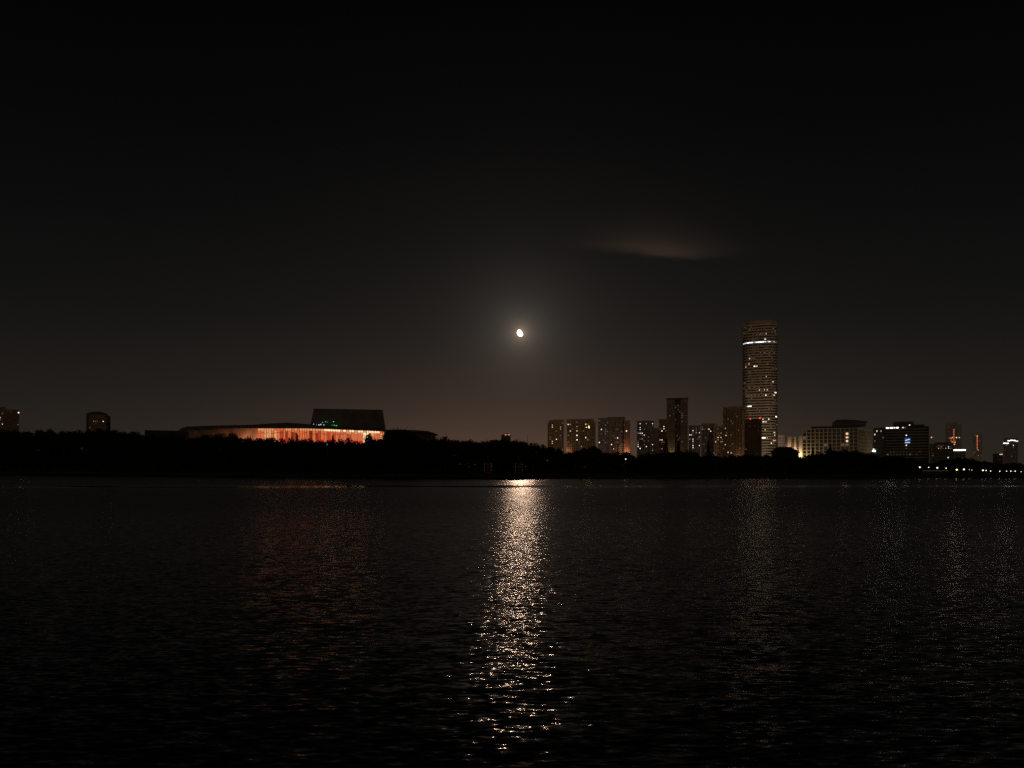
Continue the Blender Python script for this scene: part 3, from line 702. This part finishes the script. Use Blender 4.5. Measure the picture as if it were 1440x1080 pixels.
for i, (px, py, m, rr) in enumerate([(1293.5,657,'lamp',.38),(1306,657.2,'lamp',.24),(1318,657.8,'lamp',.4),(1330.5,658.4,'lamp',.26),(1345.5,660.5,'yellow',.42),(1355.5,660,'lamp',.42),(1363,660.3,'lamp',.14),(1366.5,661,'lamp',.16),
        (1382.3,661.3,'lamp',.38),(1386.8,661.6,'lamp',.26),(1393,662.4,'lamp',.24),(1406,662.6,'lamp',.24),(1415.5,662.6,'lamp',.22),(1421.5,662.6,'lamp',.26),(1427.6,662.6,'lamp',.26),(1436,663.3,'lamp',.18)]):
    lab = ['white promenade lamp, leftmost of the right bank row', 'small white lamp between the first and third promenade lamps', 'bright white lamp, third from the left on the promenade',
           'small white lamp at the right end of the lit railing', 'yellow lantern among the white promenade lamps', 'bright white lamp just right of the yellow lantern'][i] if i < 6 else \
          ('brighter pale lamp of a close pair on the right promenade' if i == 8 else 'dimmer lamp of the close pair on the right promenade' if i == 9 else 'tiny faint lamp between the yellow lantern and the close pair' if i in (6,7) else 'small white lamp in the row at the far right bank')
    lamp_post(lab, px, py, shore(px)+6, E[m], rr, LG)
lamp_post('tall twin headed floodlight mast in front of the ochre tower', 827.3, 600.5, 480, E['yellow'], .6, None, True)
lamp_post('low white lamp among the dark trees below the mauve tower', 880, 645.6, shore(880)+4, E['white'], .34)
lamp_post('tiny lamp in the trees below the opera house front', 460, 625, shore(460)+30, E['dim'], .6)
# lit railing on the promenade
rl = bpy.data.objects.new('railing', None); col.objects.link(rl); rl.location = world_at(1315, 662, shore(1315)+.8); tag(rl, 'low lit railing along the promenade edge', 'railing')
x0, x1 = (1297-1315)/F*shore(1315), (1333-1315)/F*shore(1315)
ubox('handrail', E['dim'], rl, x0, x1, -.04, .04, -.06, .06)
for i in range(13):
    x = x0+(x1-x0)*i/12; ubox('post', M['steel'], rl, x-.04, x+.04, .05, .12, ground(1315,shore(1315)+.8)-rl.location.z, .05)

# two dolphin beacons standing in the river
def beacon(label, px):
    D = 372; x, y, _ = world_at(px, 672, D)
    t = bpy.data.objects.new('river_beacon', None); col.objects.link(t); t.location = (x, y, 0); tag(t, label, 'beacon', 'mooring beacons in the river')
    W = 1.75
    for sx in (-1,1):
        for sy in (-1,1):
            b = MB(); b.tube((sx*W,sy*W,-1),(sx*W,sy*W,3.4),.36,.36,10); b.build('pile', M['bank'], t)
            b = MB(); b.tube((sx*W,sy*W,3.4),(sx*W*.96,sy*W*.96,8.2),  .2,.17,8); q = b.build('leg', M['redpaint'], t)
            for z in (4.6,6.2,7.6):
                bb_ = MB(); bb_.tube((sx*W*.99,sy*W*.99,z-.3),(sx*W*.99,sy*W*.99,z+.3),.27,.27,8); bb_.build('white_band', M['whitepaint'], q)
    b = MB(); b.box(-W-.4,W+.4,-W-.4,W+.4,3.2,3.5); b.build('platform', M['redpaint'], t)
    b = MB()
    for z in (5.4,8.1):
        for a, c in (((-W,-W),(W,-W)),((W,-W),(W,W)),((W,W),(-W,W)),((-W,W),(-W,-W))): b.tube((a[0],a[1],z),(c[0],c[1],z),.09,.09,6)
    for sy in (-1,1): b.tube((-W,sy*W,5.4),(W,sy*W,8.1),.07,.07,6); b.tube((W,sy*W,5.4),(-W,sy*W,8.1),.07,.07,6)
    b.build('bracing', M['redpaint'], t)
    b = MB(); b.tube((0,0,3.5),(0,0,8.3),.32,.3,12); b.build('core_pole', M['redpaint'], t)
    b = MB()
    for sx in (-1,1):
        for sy in (-1,1): b.tube((sx*W*.96,sy*W*.96,8.1),(0,0,10.2),.1,.08,6)
    b.build('peak_frame', M['steel'], t)
    b = MB(); b.tube((0,0,10.1),(0,0,11.6),.09,.07,6); b.ball((0,0,11.4),.3); b.build('topmark', M['steel'], t)
beacon('dim red and white banded river beacon left of the moon path', 686)
beacon('dim red and white banded river beacon above the bright moon path', 729.5)

# ------------------------------------------------------------------ trees
def crown_mesh(seed, kind):
    r = random.Random(seed); b = MB()
    def leaf(p, s):
        n = Vector((r.gauss(0,1), r.gauss(0,1), r.gauss(0,1))).normalized(); u = n.orthogonal().normalized(); w = n.cross(u)
        a = r.uniform(0,6.28); u, w = u*math.cos(a)+w*math.sin(a), w*math.cos(a)-u*math.sin(a)
        b.add([p-u*s-w*s*.35, p+w*s*.6-u*s*.1, p+u*s+w*s*.2, p-w*s*.55+u*s*.15], [(0,1,2,3)])
    if kind == 'broad':
        lobes = [(Vector((0,0,.58)), .27)]
        for i in range(11):
            a = r.uniform(0,6.28); d = r.uniform(.12,.34); z = r.uniform(.3,.86); d *= math.sqrt(max(.15,1-((z-.5)/.42)**2))
            lobes.append((Vector((d*math.cos(a), d*math.sin(a), z)), r.uniform(.1,.2)))
        for c, q in lobes:
            for _ in range(int(1500*q*q/.04*.11)+18):
                d = Vector((r.gauss(0,1), r.gauss(0,1), r.gauss(0,1))).normalized()*q*(r.random()**.4)
                d.z *= .8; leaf(c+d, r.uniform(.022,.042))
            for _ in range(16):
                d = Vector((r.gauss(0,1), r.gauss(0,1), r.gauss(0,.9))).normalized()*q*r.uniform(1,1.22); leaf(c+d, r.uniform(.012,.024))
    else:
        for _ in range(1150):
            z = r.random()**1.35; lay = .62+.38*abs(math.sin(z*26)); q = (.24*(1-z)+.012)*lay
            a = r.uniform(0,6.28); d = q*r.random()**.45
            leaf(Vector((d*math.cos(a), d*math.sin(a), .08+z*.92-d*.25)), r.uniform(.012,.03))
    return b
def trunk_mesh(seed, kind):
    r = random.Random(seed); b = MB()
    b.tube((0,0,-.04),(0,0,.3),.028,.02); 
    if kind == 'broad':
        b.tube((0,0,.3),(r.uniform(-.03,.03),0,.72),.02,.006)
        for i in range(5):
            a = i*1.26+r.random(); b.tube((0,0,.22+.05*i),(.24*math.cos(a),.24*math.sin(a),.45+.07*i),.012,.004,6)
    else: b.tube((0,0,.3),(0,0,.95),.02,.004)
    return b
CROWN = {k: [crown_mesh(s+(50 if k=='cone' else 0),k).mesh(k+'_crown', M['leaf' if k=='broad' else 'needle']) for s in range(7 if k=='broad' else 3)] for k in ('broad','cone')}
TRUNK = {k: [trunk_mesh(s,k).mesh(k+'_trunk', M['bark']) for s in range(3)] for k in ('broad','cone')}
def tree(px, ytop, D, kind='broad', wide=1., label=None, group=None, name='tree', minh=4.):
    x, y, z = world_at(px, ytop, D); g = ground(px, D)
    h = max(minh, (z-g)/.99)
    t = bpy.data.objects.new(name, None); col.objects.link(t)
    t.location = (x, y, g); t.scale = (h*wide, h*wide, h); t.rotation_euler = (0,0,rnd.uniform(0,6.28))
    tag(t, label, 'tree', group)
    c = rnd.choice(CROWN[kind]); link('crown', c, t); link('trunk', rnd.choice(TRUNK[kind]), t)
    return t
def zone(px):
    for lim, n in ((200,'on the left hill'),(345,'beside the dark hall'),(548,'below the opera house'),(690,'right of the opera house'),(770,'under the moon'),(935,'below the ochre and mauve towers'),
                   (1085,'below the tallest tower'),(1290,'below the gridded office'),(1500,'behind the promenade lamps')):
        if px < lim: return n
def tl(px, row): 
    n = zone(px)
    if row == 0: return 'dark tree in the skyline of the far bank '+n, 'skyline trees '+n
    return 'black bushy tree at the water edge '+n, 'waterside trees '+n
px = -26.0
while px < 1466:
    D = shore(px)+rnd.uniform(45,85); y = interp(SKY, px)+rnd.uniform(-.6,1.6)
    if 345 < px < 545: y += rnd.choice([0,0,1.5,2.5]); 
    l, g = tl(px, 0)
    hh_ = CAMZ+(HY-y)/F*D-ground(px, D)
    tree(px, y, D, 'broad', rnd.uniform(1.0,1.35) if hh_ < 14 else rnd.uniform(.8,1.05), l, g)
    px += rnd.uniform(7.5,11) if not 345 < px < 545 else rnd.uniform(6,9)
for px in range(-10, 262, 17):                        # a second rank of trees behind the crest of the hill
    l, g = 'black tree behind the skyline trees '+zone(px), 'trees of the back rank '+zone(px)
    tree(px+rnd.uniform(-3,3), interp(SKY, px)+rnd.uniform(9,14), shore(px)+rnd.uniform(95,110), 'broad', 1.25, l, g)
px = -20.0
while px < 1466:
    D = shore(px)+rnd.uniform(10,30); y0 = interp(SKY, px); y = y0+(665-y0)*rnd.uniform(.2,.5)
    if px > 1285: y = max(y, 656); D = shore(px)+rnd.uniform(14,24)
    l, g = tl(px, 1)
    if not (1288 < px): tree(px, y, D, 'broad', rnd.uniform(1.1,1.5), l, g)
    else: tree(px, y-2.5, D+14, 'broad', rnd.uniform(1.2,1.6), l, g, minh=3)
    px += rnd.uniform(13,19)
for px, y, kind, w, lab in [(954,621,'cone',1.0,'pointed conifer before the tall olive slab tower'),(937,617,'cone',.9,'slim conifer at the left foot of the tall olive slab'),
        (996.3,619.5,'cone',.95,'tall pointed conifer before the raised roof mauve block'),(833,621.8,'broad',.95,'round headed tree at the foot of the twin headed lamp mast'),
        (557,599,'broad',.8,'tall ragged tree at the right end of the opera house'),(567,600.5,'broad',.8,'tall tree just right of the ragged opera house tree'),(418,610.5,'cone',.9,'small pointed tree before the red lit opera doors'),
        (468,612.5,'cone',.9,'small pointed tree before the glowing middle doors of the opera'),(521,609.5,'broad',.9,'loose leafy tree before the bright right doors of the opera'),(1143,629,'cone',.9,'dark pointed tree before the gridded office, left one'),
        (1168,625,'cone',1.0,'dark pointed tree before the middle of the gridded office'),(138,600.3,'broad',1.,'round tree in front of the arched brown block')]:
    tree(px, y, shore(px)+62, kind, w, lab)
# low undergrowth along the bank: one mass
b = MB(); r = random.Random(3)
for _ in range(30000):
    px = r.uniform(-60, 1500); t = r.uniform(2, 80)
    if px > 1286 and t < 9: continue
    D = shore(px)+t; g = ground(px, D); h = (1.2+(8.5 if px > 260 else 11)*min(1, t/45)) if px < 1286 else 2.0+(3.5 if t > 30 else 0)
    z = g+h*r.random()**1.1*(.7+.3*math.sin(px*.21)*math.sin(px*.057))
    s_ = r.uniform(.6,1.6); p = Vector(((px-CX)/F*D, D, z)); n = Vector((r.gauss(0,1),r.gauss(0,1),r.gauss(0,1))).normalized(); u = n.orthogonal().normalized()*s_; w = n.cross(u)
    b.add([p-u-w*.4, p+w*.6, p+u, p-w*.6], [(0,1,2,3)])
o = b.build('shrubbery', M['leaf']); tag(o, 'low black undergrowth along the far bank', kind='stuff')

# ------------------------------------------------------------------ moon and sky
MD = Vector(((732-CX)/F, 1, (HY-468)/F)).normalized()
MOONL = 3.0
def moon():
    m, nt, out = new_mat('moon_light')
    N, L = nt.nodes.new, nt.links.new
    e = N('ShaderNodeEmission'); e.inputs['Color'].default_value = (1,.9,.78,1); e.inputs['Strength'].default_value = MOONL
    L(e.outputs[0], out.inputs['Surface']); m.cycles.emission_sampling = 'NONE'
    Dm = 20000.; rad = Dm*5.0/F
    bm = bmesh.new(); bmesh.ops.create_uvsphere(bm, u_segments=32, v_segments=20, radius=rad)
    # gibbous: the unlit limb is cut back along the terminator
    for v in bm.verts:
        if v.co.x > 0: v.co.x *= .5
    me = bpy.data.meshes.new('moon'); bm.to_mesh(me); bm.free(); me.materials.append(m)
    o = link('moon', me); o.location = MD*Dm+Vector((0,0,CAMZ))
    o.rotation_euler = (0, R(-33), 0)
    tag(o, 'bright gibbous moon low above the river', 'moon')
moon()
sun = bpy.data.lights.new('moonlight', 'SUN'); sun.energy = .047; sun.angle = R(.5); sun.color = (1,.66,.45)
so = bpy.data.objects.new('moonlight', sun); col.objects.link(so); so.rotation_euler = MD.to_track_quat('Z','Y').to_euler()

w = bpy.data.worlds.new('World'); sc.world = w; w.use_nodes = True
nt = w.node_tree; nt.nodes.clear(); N, L = nt.nodes.new, nt.links.new
def V(v, sock):
    if isinstance(v, (int,float)): sock.default_value = v
    else: L(v, sock)
def mt(op, a, b=None, c=None):
    n = N('ShaderNodeMath'); n.operation = op; V(a, n.inputs[0])
    if b is not None: V(b, n.inputs[1])
    if c is not None: V(c, n.inputs[2])
    return n.outputs[0]
def expn(x): return mt('POWER', 2.71828, x)
def scale_col(c, f):
    n = N('ShaderNodeVectorMath'); n.operation = 'SCALE'
    if isinstance(c, tuple): n.inputs[0].default_value = c
    else: L(c, n.inputs[0])
    V(f, n.inputs['Scale']); return n.outputs[0]
def addc(a, b):
    n = N('ShaderNodeVectorMath'); n.operation = 'ADD'; L(a, n.inputs[0]); L(b, n.inputs[1]); return n.outputs[0]
tc = N('ShaderNodeTexCoord'); nv = N('ShaderNodeVectorMath'); nv.operation = 'NORMALIZE'; L(tc.outputs['Generated'], nv.inputs[0])
sp_ = N('ShaderNodeSeparateXYZ'); L(nv.outputs[0], sp_.inputs[0]); X, Y, Z = sp_.outputs
sky = N('ShaderNodeTexSky'); sky.sky_type = 'NISHITA'; sky.sun_disc = False
sky.sun_elevation = math.asin(MD.z); sky.sun_rotation = math.atan2(MD.x, MD.y); sky.dust_density = 3
nish = scale_col(sky.outputs[0], .00002)
zc = mt('MAXIMUM', Z, 0)
rp = N('ShaderNodeValToRGB'); L(zc, rp.inputs['Fac']); cr = rp.color_ramp
stops = [(0,(.0215,.0163,.0125)),(.05,(.0182,.0142,.0115)),(.11,(.0120,.0102,.0088)),(.2,(.0060,.0058,.0055)),(.3,(.0034,.0034,.0034)),(.42,(.0016,.0016,.0018)),(.55,(.0007,.0007,.0010)),(1,(.0004,.0004,.0006))]
while len(cr.elements) < len(stops): cr.elements.new(.5)
for e_, (p, c) in zip(cr.elements, stops): e_.position = p; e_.color = c+(1,)
tot = addc(rp.outputs['Color'], nish)
# city glow low over the middle of the far bank
az = mt('DIVIDE', X, mt('MAXIMUM', mt('ABSOLUTE', Y), .05))
fr = mt('GREATER_THAN', Y, 0)
def gauss(v, c, s): d = mt('DIVIDE', mt('SUBTRACT', v, c), s); return expn(mt('MULTIPLY', mt('MULTIPLY', d, d), -1))
gl = mt('MULTIPLY', mt('MULTIPLY', gauss(az, .0, .42), expn(mt('MULTIPLY', zc, -9))), fr)
tot = addc(tot, scale_col((.026,.0185,.0135), gl))
gl2 = mt('MULTIPLY', mt('MULTIPLY', gauss(az, .0, .27), expn(mt('MULTIPLY', zc, -20))), fr)
tot = addc(tot, scale_col((.066,.024,.011), gl2))
# aureole of the moon in thin haze, plus lens bloom, painted into the sky
dt = N('ShaderNodeVectorMath'); dt.operation = 'DOT_PRODUCT'; L(nv.outputs[0], dt.inputs[0]); dt.inputs[1].default_value = MD
ang = mt('SQRT', mt('MAXIMUM', mt('MULTIPLY', mt('SUBTRACT', 1, dt.outputs['Value']), 2), 0))
tot = addc(tot, scale_col((.115,.085,.060), expn(mt('MULTIPLY', ang, -1/.011))))
tot = addc(tot, scale_col((.30,.17,.09), expn(mt('MULTIPLY', ang, -1/.0042))))  # tight orange rim: lens bloom put into the sky colour
tot = addc(tot, scale_col((.055,.047,.040), expn(mt('MULTIPLY', ang, -1/.036))))
tot = addc(tot, scale_col((.0055,.0052,.005), expn(mt('MULTIPLY', ang, -1/.14))))
# a wisp of cloud tinted by the city
ph = mt('DIVIDE', Z, mt('MAXIMUM', Y, .05))
cn = N('ShaderNodeCombineXYZ'); L(az, cn.inputs[0]); L(ph, cn.inputs[1])
mp = N('ShaderNodeMapping'); mp.inputs['Scale'].default_value = (9,34,1); mp.inputs['Rotation'].default_value = (0,0,R(5)); L(cn.outputs[0], mp.inputs[0])
nz = N('ShaderNodeTexNoise'); nz.inputs['Scale'].default_value = 1; nz.inputs['Detail'].default_value = 5; L(mp.outputs[0], nz.inputs['Vector'])
edge = mt('ADD', mt('MULTIPLY_ADD', az, -.10, .3185), mt('MULTIPLY', mt('POWER', mt('MAXIMUM', mt('SUBTRACT', az, .2), 0), 2), .75)); tt = mt('SUBTRACT', mt('ADD', ph, mt('MULTIPLY', mt('SUBTRACT', nz.outputs['Fac'], .5), .022)), edge)
ss = N('ShaderNodeMapRange'); ss.interpolation_type = 'SMOOTHSTEP'; ss.inputs['From Min'].default_value = -.007; ss.inputs['From Max'].default_value = .011; L(tt, ss.inputs['Value'])
cl = mt('MULTIPLY', ss.outputs[0], expn(mt('MULTIPLY', mt('MAXIMUM', tt, 0), -1/.019)))
cl = mt('MULTIPLY', cl, mt('MULTIPLY', gauss(az, .208, .075), fr))
cl = mt('MULTIPLY', cl, mt('ADD', .45, nz.outputs['Fac']))
tot = addc(tot, scale_col((.036,.0225,.014), cl))
# the lit city behind the camera: brighter glow low in the sky on that side
bk = mt('MULTIPLY', mt('MAXIMUM', mt('MULTIPLY', Y, -1), 0), expn(mt('MULTIPLY', mt('ABSOLUTE', Z), -3)))
tot = addc(tot, scale_col((.19,.135,.09), bk))
bgn = N('ShaderNodeBackground'); bgn.inputs['Strength'].default_value = 1; L(tot, bgn.inputs['Color'])
w.cycles.sampling_method = 'NONE'
wo = N('ShaderNodeOutputWorld'); L(bgn.outputs[0], wo.inputs['Surface'])

# ------------------------------------------------------------------ camera and render settings
cam = bpy.data.cameras.new('camera'); cam.lens = 25; cam.sensor_width = 36; cam.sensor_fit = 'HORIZONTAL'
cam.shift_y = (HY-540)/1440; cam.clip_start = .5; cam.clip_end = 60000
co = bpy.data.objects.new('camera', cam); col.objects.link(co); co.location = (0,0,CAMZ); co.rotation_euler = (R(90),0,0)
sc.camera = co
vs = sc.view_settings; vs.view_transform = 'Standard'; vs.look = 'None'; vs.exposure = 0; vs.gamma = 1
cy = sc.cycles; cy.use_denoising = False; cy.use_adaptive_sampling = False; cy.max_bounces = 6; cy.sample_clamp_indirect = 0; cy.sample_clamp_direct = 0
